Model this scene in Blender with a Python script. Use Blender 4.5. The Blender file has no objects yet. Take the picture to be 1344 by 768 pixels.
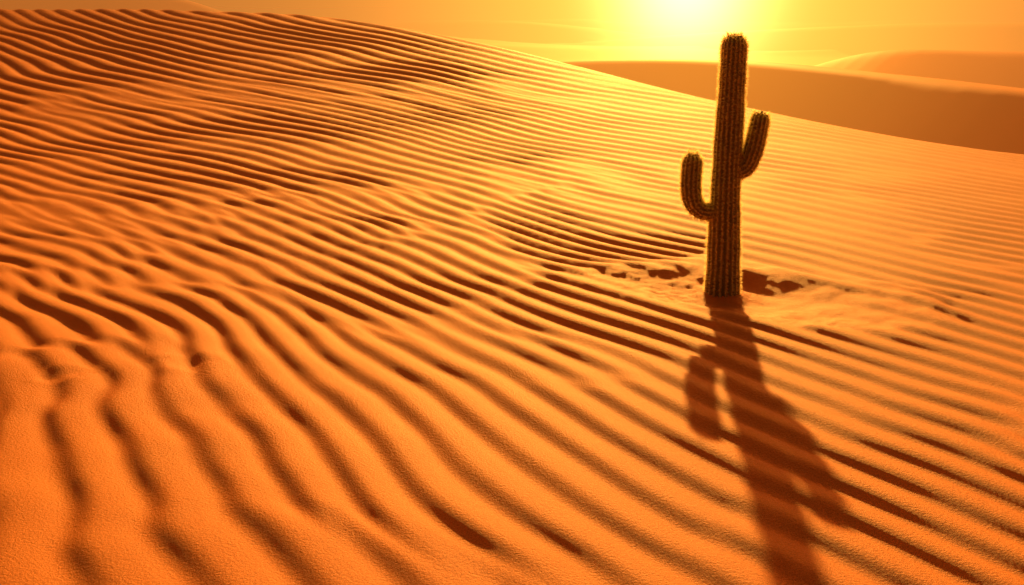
import bpy, math, numpy as np
from mathutils import Vector
rng = np.random.default_rng(7)
scene = bpy.context.scene
try:
    scene.view_settings.view_transform='Standard'; scene.view_settings.look='None'
    scene.view_settings.exposure=0; scene.view_settings.gamma=1
except Exception: pass

# ------------------------------------------------------------------ noise
def make_noise(seed):
    r=np.random.default_rng(seed); perm=r.permutation(256)
    perm=np.concatenate([perm,perm]); ang=r.uniform(0,2*math.pi,256)
    gx=np.cos(ang); gy=np.sin(ang)
    def n(x,y):
        xi=np.floor(x).astype(np.int64); yi=np.floor(y).astype(np.int64)
        fx=x-xi; fy=y-yi; xi&=255; yi&=255
        u=fx*fx*fx*(fx*(fx*6-15)+10); v=fy*fy*fy*(fy*(fy*6-15)+10)
        def g(ix,iy,dx,dy):
            h=perm[perm[ix&255]+(iy&255)]
            return gx[h]*dx+gy[h]*dy
        a=g(xi,yi,fx,fy); b=g(xi+1,yi,fx-1,fy)
        c=g(xi,yi+1,fx,fy-1); d=g(xi+1,yi+1,fx-1,fy-1)
        return ((a+(b-a)*u)*(1-v)+(c+(d-c)*u)*v)*1.5
    return n
N=[make_noise(s) for s in range(12)]
def sstep(a,b,x):
    t=np.clip((x-a)/(b-a),0,1); return t*t*(3-2*t)
def smax(a,b,k):
    d=a-b; return 0.5*(a+b+np.sqrt(d*d+k*k))

def catmull(P,n=6):
    P=np.array(P,float); out=[]
    Q=np.vstack([2*P[0]-P[1],P,2*P[-1]-P[-2]])
    for i in range(1,len(Q)-2):
        for t in np.linspace(0,1,n,endpoint=False):
            a,b,c,d=Q[i-1],Q[i],Q[i+1],Q[i+2]
            out.append(0.5*((2*b)+(c-a)*t+(2*a-5*b+4*c-d)*t*t+(3*b-a-3*c+d)*t**3))
    out.append(P[-1]); return np.array(out)
def curve_dist(x,y,C):
    best=np.full(x.shape,1e18); sg=np.ones(x.shape); ex=np.zeros(x.shape); ey=np.zeros(x.shape)
    for i in range(len(C)-1):
        ax,ay=C[i,0],C[i,1]; bx,by=C[i+1,0],C[i+1,1]
        dx,dy=bx-ax,by-ay; L=dx*dx+dy*dy
        t=np.clip(((x-ax)*dx+(y-ay)*dy)/L,0,1)
        qx=x-ax-t*dx; qy=y-ay-t*dy; d2=qx*qx+qy*qy
        m=d2<best-1e-9
        best=np.where(m,d2,best); sg=np.where(m,np.sign(dx*qy-dy*qx+1e-12),sg)
        ex=np.where(m,C[i,2]+t*(C[i+1,2]-C[i,2]),ex); ey=np.where(m,ay+t*dy,ey)
    return np.sqrt(best)*sg,ex,ey

CREST=catmull([(-160,22,0),(-80,34,0),(-40,40,0),(-18.9,42,0),(-11.9,42,0),(-6,40.3,0),(-0.5,35,0),
               (4.2,26.8,0),(6.3,20.1,0),(8.2,14.5,0),(10.5,6,0),(13,-6,0),(20,-60,0),(30,-160,0)])
R1=catmull([(90,50,-8),(58,66,-4.2),(40,85,-3.3),(32,101,-2.7),(22.5,117,-2.3),(8,138,-3.2),(-8,165,-5.5),(-20,190,-9)])
R2=catmull([(-190,170,12),(-130,205,11.2),(-105,215,10.4),(-86,224,8.4),(-70,230,5.8),(-60,233,2.8),(-45,238,-3),(-20,245,-9)])
R3=catmull([(120,120,-7),(86,142,-3.0),(66,158,-2.6),(54,172,-3.2),(45,190,-8)])
R4=catmull([(220,190,-5),(150,235,-0.4),(110,262,0.3),(80,280,-0.8),(40,300,-3.5),(0,330,-8)])
R5=catmull([(60,420,-7),(20,400,-2.0),(-20,405,-0.5),(-70,440,-3),(-110,470,-8)])

CX,CY=2.09,10.64
PITS=[(-2.6,8.3,.14,.014),(-3.4,8.0,.12,.014)]

def ripples(x,y,r,sd):
    xs=12*np.tanh(x/12); ys=14*np.tanh((y-8)/14)
    s=0.80*x+0.60*y+0.5*0.012*xs*xs-0.018*xs*ys+0.5*0.004*ys*ys
    L=3.0*np.tanh(np.log1p(np.exp(np.clip((0.4-x)*1.6,-30,30)))/1.6/3.0)
    s=s-0.15*L*2.6*np.tanh((y-5.9)/2.6)
    left=sstep(0.8,-3.0,x)*(1-sstep(14,26,r))
    def layer(lam,seed):
        sc=lam/0.38
        w=N[seed](x/(2.6*sc),y/(2.6*sc))*(0.11+0.09*left)*sc+N[seed+1](x/(0.9*sc)+5,y/(0.9*sc))*(0.012+0.036*left)*sc
        w=w+N[seed+2](x/7.5,y/7.5)*0.34
        return 2*np.pi*(s+w)/lam
    def prof(p): return np.sin(p+0.40*np.sin(p+0.6))
    pa=layer(0.325,0); pb=layer(0.365,3)
    m=sstep(-0.16,0.16,N[6](x/2.6+3,y/2.6)-0.12)
    h1=prof(pa)*(1-m)+prof(pb)*m
    amp=1.0+(0.15+0.16*left)*N[7](x/1.7,y/1.7)+(0.06+0.16*left)*N[8](x/0.7,y/0.7)
    amp=np.clip(amp,0.5,1.25)
    h1=h1*0.0222*amp
    h2=prof(layer(0.42,2))*0.0270*np.clip(0.95+0.25*N[8](x/3.1,y/3.1),0.5,1.2)
    h3=prof(layer(0.56,5))*0.034*np.clip(0.95+0.25*N[9](x/5,y/5),0.5,1.2)
    a=sstep(14,20,r+0.25*(-x)+2.0*N[10](x/3,y/3)); b=sstep(24,32,r+2*N[11](x/4,y/4))
    far=1-sstep(60,110,r)
    sh=sstep(12,20,y+1.2*np.minimum(x,8))*sstep(-8,4,x)
    return (h1*(1-a)+(h2*(1-b)+h3*b)*a)*far*(1-0.22*sh)*(1-0.30*sstep(-4,0.5,sd)), left

def height(x,y):
    r=np.hypot(x,y)
    sd,_,yc=curve_dist(x,y,CREST)
    ye=np.where(sd>0,yc,y)
    z0=2.64*np.clip((np.minimum(ye,43.5)-10)/32,0,1.1)**2.3
    z0=z0+0.05*N[9](x/9,np.minimum(y,60)/9)*sstep(7,16,r)+0.02*N[10](x/3,y/3)*sstep(3,8,r)
    k=sstep(17,29,yc)*1.0
    slope=0.125+0.33*k; w=6-4.6*k
    drop=slope*(np.sqrt(np.maximum(sd,0)**2+w*w)-w)
    z=z0-drop
    floor=-8.7+0.5*N[9](x/60,y/60)
    L=120.0
    wv=(y+0.25*x+45*N[4](x/170,y/170)+14*N[5](x/60,y/60))/L
    f=wv-np.floor(wv)
    saw=np.where(f<0.2,f/0.2,(1-f)/0.8); saw=saw*saw*(3-2*saw)*0.4+saw*0.6
    A=np.clip(0.45+0.9*N[6](x/210+9,y/150),0.0,1.1)
    amp=9.0*sstep(170,300,r)*(1+0.9*sstep(600,1600,r))
    floor=floor+saw*A*amp
    # low undulations with their own small crests in the valley
    wv2=(y-0.4*x+20*N[7](x/70,y/70))/38.0; f2=wv2-np.floor(wv2)
    s2=np.where(f2<0.25,f2/0.25,(1-f2)/0.75)
    floor=floor+1.6*s2*s2*sstep(90,150,r)*np.clip(0.3+N[8](x/80,y/80),0,1)*(1-sstep(400,700,r))
    far=r>45
    fl=floor.copy()
    xx=x[far];yy=y[far]
    def rid(C,sn,sf,kk,flip,nz=0.9,e=1.3):
        q,zc,_=curve_dist(xx,yy,C)
        if flip: q=-q
        q=q+nz*N[3](xx/22,yy/22)
        fl[far]=smax(fl[far],zc-(0.5*(sn-sf)*q+0.5*(sn+sf)*np.sqrt(q*q+e*e)),kk)
    rid(R1,0.75,0.11,0.6,False,0.5,1.1)
    rid(R2,0.55,0.12,0.8,True)
    rid(R3,0.60,0.12,0.8,False,1.6,2.0)
    rid(R4,0.60,0.10,0.8,False,1.8,3)
    rid(R5,0.50,0.08,0.8,False,2,4)
    z=np.where(sd>0,smax(z,fl,0.9*sstep(0,15,sd)+1e-6),z)
    rp,left=ripples(x,y,r,sd)
    steep=1-0.9*k*sstep(0.0,1.5,sd)
    # wind-scoured, trampled hollow round the cactus
    dx=x-CX-0.25; dy=y-CY+0.16
    ca,sa=math.cos(-0.55),math.sin(-0.55)
    ex=(dx*ca+dy*sa); ey=(-dx*sa+dy*ca)
    ed=np.hypot(ex/1.70,ey/0.98)+0.24*N[2](x/0.9,y/0.9)+0.06*N[3](x/0.3,y/0.3)
    patch=1-sstep(0.55,1.25,ed)
    rough=0.55+0.9*sstep(0.35,-0.9,ex)+0.4*sstep(0.0,-0.5,ey)
    lump=0.010*N[0](x/0.24,y/0.24)+0.007*N[1](x/0.11,y/0.11)+0.005*N[2](x/0.055,y/0.055)
    backside=sstep(-0.3,0.6,ey)
    bowl=-0.105*(1-sstep(0.10,0.95,ed))+(0.006+0.052*backside)*np.exp(-((ed-0.93)/0.24)**2)
    base=0.08*np.exp(-((np.hypot(x-CX,y-CY)-0.10)/0.18)**2)
    z=z+rp*steep*(1-0.80*patch)+patch*lump*rough+bowl*(ed<2)+base
    for (px,py,pr,pd) in PITS:
        wx=0.05*N[0](x/0.12,y/0.12)
        q=np.hypot((x-px)*0.8+wx,(y-py))
        z=z-pd*np.exp(-(q/pr)**2)+0.4*pd*np.exp(-((q-1.6*pr)/(0.6*pr))**2)
    z=z+0.016*left*N[11](x/0.7,y/0.7)*(1-sstep(9,15,r))
    return z

# ------------------------------------------------------------------ terrain mesh
ang=[*np.arange(-0.60,0.6001,0.0024)]
a=ang[-1]; st=0.0024
while a<math.pi-0.03:
    st=min(st*1.12,0.06); a+=st
    if a<math.pi-0.02: ang.append(a)
neg=[-v for v in ang if v>0.6001]
ang=np.array(sorted(set(neg+list(ang))))
rad=[0.02]
while rad[-1]<3600:
    r=rad[-1]
    if r<2.5: s=0.12
    elif r<8: s=0.024
    elif r<60: s=0.0030*r
    elif r<170: s=0.0045*r
    else: s=min(0.015,0.0045+0.0105*(r-170)/250)*r
    rad.append(r+s)
rad=np.array(rad); SPLIT=int(np.searchsorted(rad,75.0))
RR,AA=np.meshgrid(rad,ang,indexing='ij')
X=(RR*np.sin(AA)).ravel(); Y=(RR*np.cos(AA)).ravel()
Z=height(X,Y)
nr,na=RR.shape
print("verts",nr*na)
Xg=X.reshape(nr,na);Yg=Y.reshape(nr,na);Zg=Z.reshape(nr,na)

def grid_mesh(name,i0,i1,mat):
    co=np.stack([Xg[i0:i1],Yg[i0:i1],Zg[i0:i1]],-1).reshape(-1,3).astype(np.float32)
    n=i1-i0
    I,J=np.meshgrid(np.arange(n-1),np.arange(na),indexing='ij'); J2=(J+1)%na
    q=np.stack([I*na+J,(I+1)*na+J,(I+1)*na+J2,I*na+J2],-1).reshape(-1,4)
    q=q[:,::-1]
    me=bpy.data.meshes.new(name); me.vertices.add(len(co)); me.vertices.foreach_set('co',co.ravel())
    me.loops.add(q.size); me.loops.foreach_set('vertex_index',q.ravel().astype(np.int32))
    me.polygons.add(len(q)); me.polygons.foreach_set('loop_start',np.arange(0,q.size,4,dtype=np.int32))
    me.polygons.foreach_set('loop_total',np.full(len(q),4,dtype=np.int32))
    me.update(calc_edges=True); me.polygons.foreach_set('use_smooth',np.ones(len(q),bool))
    me.materials.append(mat); ob=bpy.data.objects.new(name,me); scene.collection.objects.link(ob)
    return ob

# ------------------------------------------------------------------ materials
def newmat(name):
    m=bpy.data.materials.new(name); m.use_nodes=True; nt=m.node_tree; nt.nodes.clear(); return m,nt
def sand_mat(name,fine=True):
    m,nt=newmat(name); nd=nt.nodes; lk=nt.links
    out=nd.new('ShaderNodeOutputMaterial'); b=nd.new('ShaderNodeBsdfPrincipled'); lk.new(b.outputs[0],out.inputs[0])
    geo=nd.new('ShaderNodeNewGeometry')
    n1=nd.new('ShaderNodeTexNoise'); n1.inputs['Scale'].default_value=0.6 if fine else 0.03; n1.inputs['Detail'].default_value=4
    lk.new(geo.outputs['Position'],n1.inputs['Vector'])
    cr=nd.new('ShaderNodeValToRGB'); e=cr.color_ramp.elements
    e[0].position=0.3; e[0].color=(0.79,0.25,0.048,1); e[1].position=0.7; e[1].color=(0.86,0.315,0.07,1)
    lk.new(n1.outputs['Fac'],cr.inputs[0])
    n2=nd.new('ShaderNodeTexNoise'); n2.inputs['Scale'].default_value=140; n2.inputs['Detail'].default_value=2; n2.inputs['Roughness'].default_value=0.8
    lk.new(geo.outputs['Position'],n2.inputs['Vector'])
    cr2=nd.new('ShaderNodeValToRGB'); e=cr2.color_ramp.elements
    e[0].position=0.32; e[0].color=(0.45,0.40,0.35,1); e[1].position=0.62; e[1].color=(1.0,1.0,1.0,1)
    lk.new(n2.outputs['Fac'],cr2.inputs[0])
    mx=nd.new('ShaderNodeMix'); mx.data_type='RGBA'; mx.blend_type='MULTIPLY'; mx.inputs['Factor'].default_value=0.65 if fine else 0
    lk.new(cr.outputs[0],mx.inputs[6]); lk.new(cr2.outputs[0],mx.inputs[7]); lk.new(mx.outputs[2],b.inputs['Base Color'])
    b.inputs['Roughness'].default_value=0.6; b.inputs['Specular IOR Level'].default_value=0.2
    b.inputs['Specular Tint'].default_value=(1,0.55,0.2,1)
    if fine:
        n3=nd.new('ShaderNodeTexNoise'); n3.inputs['Scale'].default_value=55; n3.inputs['Detail'].default_value=4; n3.inputs['Roughness'].default_value=0.75
        lk.new(geo.outputs['Position'],n3.inputs['Vector'])
        bp=nd.new('ShaderNodeBump'); bp.inputs['Strength'].default_value=0.9; bp.inputs['Distance'].default_value=0.016
        lk.new(n3.outputs['Fac'],bp.inputs['Height']); lk.new(bp.outputs[0],b.inputs['Normal'])
    return m
sand=sand_mat('sand'); sandfar=sand_mat('sand_distant',False)
grid_mesh('sand_dune',0,SPLIT+1,sand)
grid_mesh('distant_dunes',SPLIT,nr,sandfar)

# ------------------------------------------------------------------ cactus
def zat(x,y): return float(height(np.array([x]),np.array([y]))[0])
gz=min(zat(CX+dx,CY+dy) for dx in (-.3,0,.3) for dy in (-.3,0,.3))+0.03
print('ground at cactus',gz)
mc,nt=newmat('cactus_skin'); nd=nt.nodes; lk=nt.links
out=nd.new('ShaderNodeOutputMaterial'); b=nd.new('ShaderNodeBsdfPrincipled'); lk.new(b.outputs[0],out.inputs[0])
geo=nd.new('ShaderNodeNewGeometry'); n=nd.new('ShaderNodeTexNoise'); n.inputs['Scale'].default_value=9; n.inputs['Detail'].default_value=8
lk.new(geo.outputs['Position'],n.inputs['Vector']); cr=nd.new('ShaderNodeValToRGB'); e=cr.color_ramp.elements
e[0].position=.3; e[0].color=(0.10,0.09,0.028,1); e[1].position=.75; e[1].color=(0.18,0.15,0.045,1)
lk.new(n.outputs['Fac'],cr.inputs[0])
at=nd.new('ShaderNodeAttribute'); at.attribute_name='rib'
mx=nd.new('ShaderNodeMix'); mx.data_type='RGBA'; mx.blend_type='MIX'; lk.new(at.outputs['Fac'],mx.inputs[0])
lk.new(cr.outputs[0],mx.inputs[6]); mx.inputs[7].default_value=(0.24,0.18,0.065,1); lk.new(mx.outputs[2],b.inputs['Base Color'])
b.inputs['Roughness'].default_value=.6
bp=nd.new('ShaderNodeBump'); bp.inputs['Strength'].default_value=.5; bp.inputs['Distance'].default_value=.01
n5=nd.new('ShaderNodeTexNoise'); n5.inputs['Scale'].default_value=60; lk.new(geo.outputs['Position'],n5.inputs['Vector']); lk.new(n5.outputs['Fac'],bp.inputs['Height']); lk.new(bp.outputs[0],b.inputs['Normal'])
ms,nt=newmat('cactus_spines'); nd=nt.nodes; lk=nt.links
out=nd.new('ShaderNodeOutputMaterial'); d=nd.new('ShaderNodeBsdfDiffuse'); t=nd.new('ShaderNodeBsdfTranslucent'); mxs=nd.new('ShaderNodeMixShader')
d.inputs[0].default_value=(0.25,0.18,0.07,1); t.inputs[0].default_value=(0.98,0.92,0.55,1); mxs.inputs[0].default_value=.9
lk.new(d.outputs[0],mxs.inputs[1]); lk.new(t.outputs[0],mxs.inputs[2]); lk.new(mxs.outputs[0],out.inputs[0])

cactus=bpy.data.objects.new('saguaro_cactus',None); scene.collection.objects.link(cactus); cactus.location=(CX,CY,gz)
SP_V=[];SP_F=[]
def add_spine(p,dr,L,w):
    dr=dr/np.linalg.norm(dr); rv=rng.normal(size=3)*np.array([0.4,1.0,0.4]); u=np.cross(dr,rv); u/=np.linalg.norm(u)
    i=len(SP_V)
    SP_V.append(tuple(p-w*u)); SP_V.append(tuple(p+w*u)); SP_V.append(tuple(p+dr*L)); SP_F.append((i,i+1,i+2))
def limb(name,pts,radii,ribs,depth,step):
    C=catmull(np.column_stack([np.array(pts),np.array(radii)]),24)
    seg=np.r_[0,np.cumsum(np.linalg.norm(np.diff(C[:,:3],axis=0),axis=1))]; Ltot=seg[-1]
    nn=int(Ltot/0.010); t=np.linspace(0,Ltot,nn)
    P=np.column_stack([np.interp(t,seg,C[:,k]) for k in range(3)]); R=np.interp(t,seg,C[:,3])
    Rt=R[-1]; dtip=Ltot-t; cap=np.where(dtip<Rt*1.15,np.sqrt(np.clip(1-((Rt*1.15-dtip)/(Rt*1.15))**2,0,1)),1)
    R=R*cap; R=np.maximum(R,0.002)
    R=R*(1+0.02*np.sin(t*7+1)+0.012*np.sin(t*19))
    T=np.gradient(P,axis=0); T/=np.linalg.norm(T,axis=1)[:,None]
    ns=ribs*8; V=[];F=[];rib=[]
    ref=np.array([0,1.0,0]); areo=0
    for i in range(nn):
        u=ref-T[i]*np.dot(ref,T[i]); u/=np.linalg.norm(u); ref=u; v=np.cross(T[i],u)
        for j in range(ns):
            a=2*math.pi*j/ns; tw=0.05*math.sin(t[i]*2.0)
            c=abs(math.cos(ribs*a/2)); rr=R[i]*(1-depth*(1-c**0.8)); rib.append(max(0,(c-0.82)/0.18))
            V.append(P[i]+rr*(math.cos(a+tw)*u+math.sin(a+tw)*v))
        if t[i]>=areo and cap[i]>0.25:
            tipd=Ltot-t[i]; near=tipd<0.25
            areo=t[i]+(step*0.6 if near else step)
            for k in range(ribs):
                a=2*math.pi*k/ribs+0.05*math.sin(t[i]*2.0)
                o=math.cos(a)*u+math.sin(a)*v; tg=-math.sin(a)*u+math.cos(a)*v
                upw=(1-cap[i])*1.2
                for q in range(13):
                    dr=o*rng.uniform(.5,1)+T[i]*(rng.uniform(-.6,.7)+upw)+tg*rng.uniform(-.8,.8)
                    jit=T[i]*rng.uniform(-.5,.5)*step
                    add_spine(P[i]+o*R[i]*0.97+jit,dr,rng.uniform(.018,.052),0.0030)
    for i in range(nn-1):
        for j in range(ns):
            j2=(j+1)%ns; F.append((i*ns+j,i*ns+j2,(i+1)*ns+j2,(i+1)*ns+j))
    V.append(P[-1]+T[-1]*0.002); rib.append(1); k=len(V)-1
    for j in range(ns): F.append(((nn-1)*ns+j,(nn-1)*ns+(j+1)%ns,k))
    me=bpy.data.meshes.new(name); me.from_pydata([tuple(q) for q in V],[],F); me.update()
    me.polygons.foreach_set('use_smooth',np.ones(len(F),bool)); me.materials.append(mc)
    at=me.attributes.new('rib','FLOAT','POINT'); at.data.foreach_set('value',np.array(rib,dtype=np.float32))
    ob=bpy.data.objects.new(name,me); scene.collection.objects.link(ob); ob.parent=cactus
    return ob
k=1.028
dz=-gz
def up(pts): return [(p[0],p[1],p[2]+(dz if p[2]>0.1 else 0)) for p in pts]
limb('trunk',up([(0,0,-.25*k),(0,0,0),(-.005,0,.35*k),(-.015,0,.8*k),(-.015,0,1.2*k),(-.005,0,1.7*k),(0,0,2.1*k),(0.0,0,2.41*k)]),
     [.185,.175,.160,.144,.136,.127,.120,.112],18,.15,.040)
limb('arm_left',up([(-.02,0,.79*k),(-.12*k,0,.765*k),(-.235*k,-.01,.775*k),(-.315*k,-.01,.85*k),(-.345*k,-.01,.98*k),(-.345*k,0,1.12*k),(-.335*k,0,1.325*k)]),
     [.075,.080,.086,.092,.099,.099,.090],14,.15,.040)
limb('arm_right',up([(.0,0,1.14*k),(.08*k,0,1.145*k),(.165*k,0,1.19*k),(.215*k,0,1.31*k),(.25*k,0,1.48*k),(.285*k,0,1.71*k)]),
     [.075,.080,.088,.096,.096,.085],14,.15,.040)
me=bpy.data.meshes.new('spines'); me.from_pydata(SP_V,[],SP_F); me.update(); me.materials.append(ms)
ob=bpy.data.objects.new('spines',me); scene.collection.objects.link(ob); ob.parent=cactus

# ------------------------------------------------------------------ emissive haze over the valley, added sun glare
SUN_AZ=math.radians(6.9); SUN_EL=math.radians(18.5)
def vol_mat(name):
    m,nt=newmat(name); out=nt.nodes.new('ShaderNodeOutputMaterial'); return m,nt,out
mh,nt,out=vol_mat('haze')
ab=nt.nodes.new('ShaderNodeVolumeAbsorption'); em=nt.nodes.new('ShaderNodeEmission'); ad=nt.nodes.new('ShaderNodeAddShader')
sg=0.0068; ab.inputs['Color'].default_value=(0,0,0,1); ab.inputs['Density'].default_value=sg
em.inputs['Color'].default_value=(0.60,0.19,0.03,1); em.inputs['Strength'].default_value=sg  # emission stands in for sunlight scattered in the haze
nt.links.new(ab.outputs[0],ad.inputs[0]); nt.links.new(em.outputs[0],ad.inputs[1]); nt.links.new(ad.outputs[0],out.inputs['Volume'])
def box(name,x0,x1,y0,y1,z0,z1,mat):
    V=[(x,y,z) for x in (x0,x1) for y in (y0,y1) for z in (z0,z1)]
    F=[(0,1,3,2),(4,6,7,5),(0,4,5,1),(2,3,7,6),(0,2,6,4),(1,5,7,3)]
    me=bpy.data.meshes.new(name); me.from_pydata(V,[],F); me.update(); me.materials.append(mat)
    ob=bpy.data.objects.new(name,me); scene.collection.objects.link(ob); return ob
box('valley_haze',-3000,3000,62,3400,-30,14,mh)
def glow_ball(name,G,rad_,w,K,col):  # self-lit volume, fades from its centre; imitates glare and bloom of the sun
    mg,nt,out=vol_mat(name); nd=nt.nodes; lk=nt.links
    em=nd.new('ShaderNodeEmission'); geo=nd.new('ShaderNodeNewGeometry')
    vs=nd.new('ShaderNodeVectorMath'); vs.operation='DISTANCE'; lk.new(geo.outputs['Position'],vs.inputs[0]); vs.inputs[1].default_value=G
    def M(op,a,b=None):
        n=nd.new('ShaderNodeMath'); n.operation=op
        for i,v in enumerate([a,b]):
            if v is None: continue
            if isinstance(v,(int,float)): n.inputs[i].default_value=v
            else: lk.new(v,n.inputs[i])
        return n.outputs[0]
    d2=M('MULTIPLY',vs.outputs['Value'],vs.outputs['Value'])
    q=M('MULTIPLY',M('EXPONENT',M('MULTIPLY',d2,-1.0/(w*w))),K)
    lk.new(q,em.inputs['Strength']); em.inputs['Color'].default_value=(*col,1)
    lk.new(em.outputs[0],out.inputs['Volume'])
    bpy.ops.mesh.primitive_ico_sphere_add(subdivisions=3,radius=rad_,location=G); o=bpy.context.object; o.name=name; o.data.materials.append(mg)
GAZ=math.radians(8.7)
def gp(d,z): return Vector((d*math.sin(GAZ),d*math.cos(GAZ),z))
glow_ball('sun_glow',gp(215,2.5),112,48,0.034,(1.0,0.41,0.05))  # wide glare round the sun, added as emission
glow_ball('sun_glow',gp(215,7.2),30,11.5,0.60,(1.0,0.56,0.17))  # hot core of the glare, emissive too
glow_ball('sun_glow',gp(50,3.4),24,10.5,0.026,(1.0,0.39,0.035))  # golden veil behind the cactus, glow put in near the crest

# ------------------------------------------------------------------ world + sun
w=bpy.data.worlds.new('World'); scene.world=w; w.use_nodes=True; nt=w.node_tree; nd=nt.nodes; lk=nt.links; nd.clear()
out=nd.new('ShaderNodeOutputWorld'); bg=nd.new('ShaderNodeBackground'); lk.new(bg.outputs[0],out.inputs[0])
sky=nd.new('ShaderNodeTexSky'); sky.sky_type='NISHITA'; sky.sun_disc=False; sky.sun_elevation=SUN_EL; sky.sun_rotation=SUN_AZ
sky.dust_density=6; sky.air_density=1.5; sky.ozone_density=0.5
mx=nd.new('ShaderNodeMix'); mx.data_type='RGBA'; mx.blend_type='MULTIPLY'; mx.inputs['Factor'].default_value=1
lk.new(sky.outputs[0],mx.inputs[6]); mx.inputs[7].default_value=(1.35,0.45,0.12,1); lk.new(mx.outputs[2],bg.inputs['Color']); bg.inputs['Strength'].default_value=0.062
sl=bpy.data.lights.new('sun','SUN'); sl.energy=6.8; sl.angle=math.radians(1.0); sl.color=(1.0,0.45,0.075)
so=bpy.data.objects.new('sun',sl); scene.collection.objects.link(so)
dirv=Vector((math.sin(SUN_AZ)*math.cos(SUN_EL),math.cos(SUN_AZ)*math.cos(SUN_EL),math.sin(SUN_EL)))
so.rotation_euler=dirv.to_track_quat('Z','Y').to_euler(); so.location=dirv*50

cd=bpy.data.cameras.new('camera'); cd.lens=38.84; cd.sensor_width=36; cd.clip_end=8000; cd.clip_start=0.05
co=bpy.data.objects.new('camera',cd); scene.collection.objects.link(co); co.location=(0,0,2.7); co.rotation_euler=(math.radians(90-14.4),0,0)
scene.camera=co
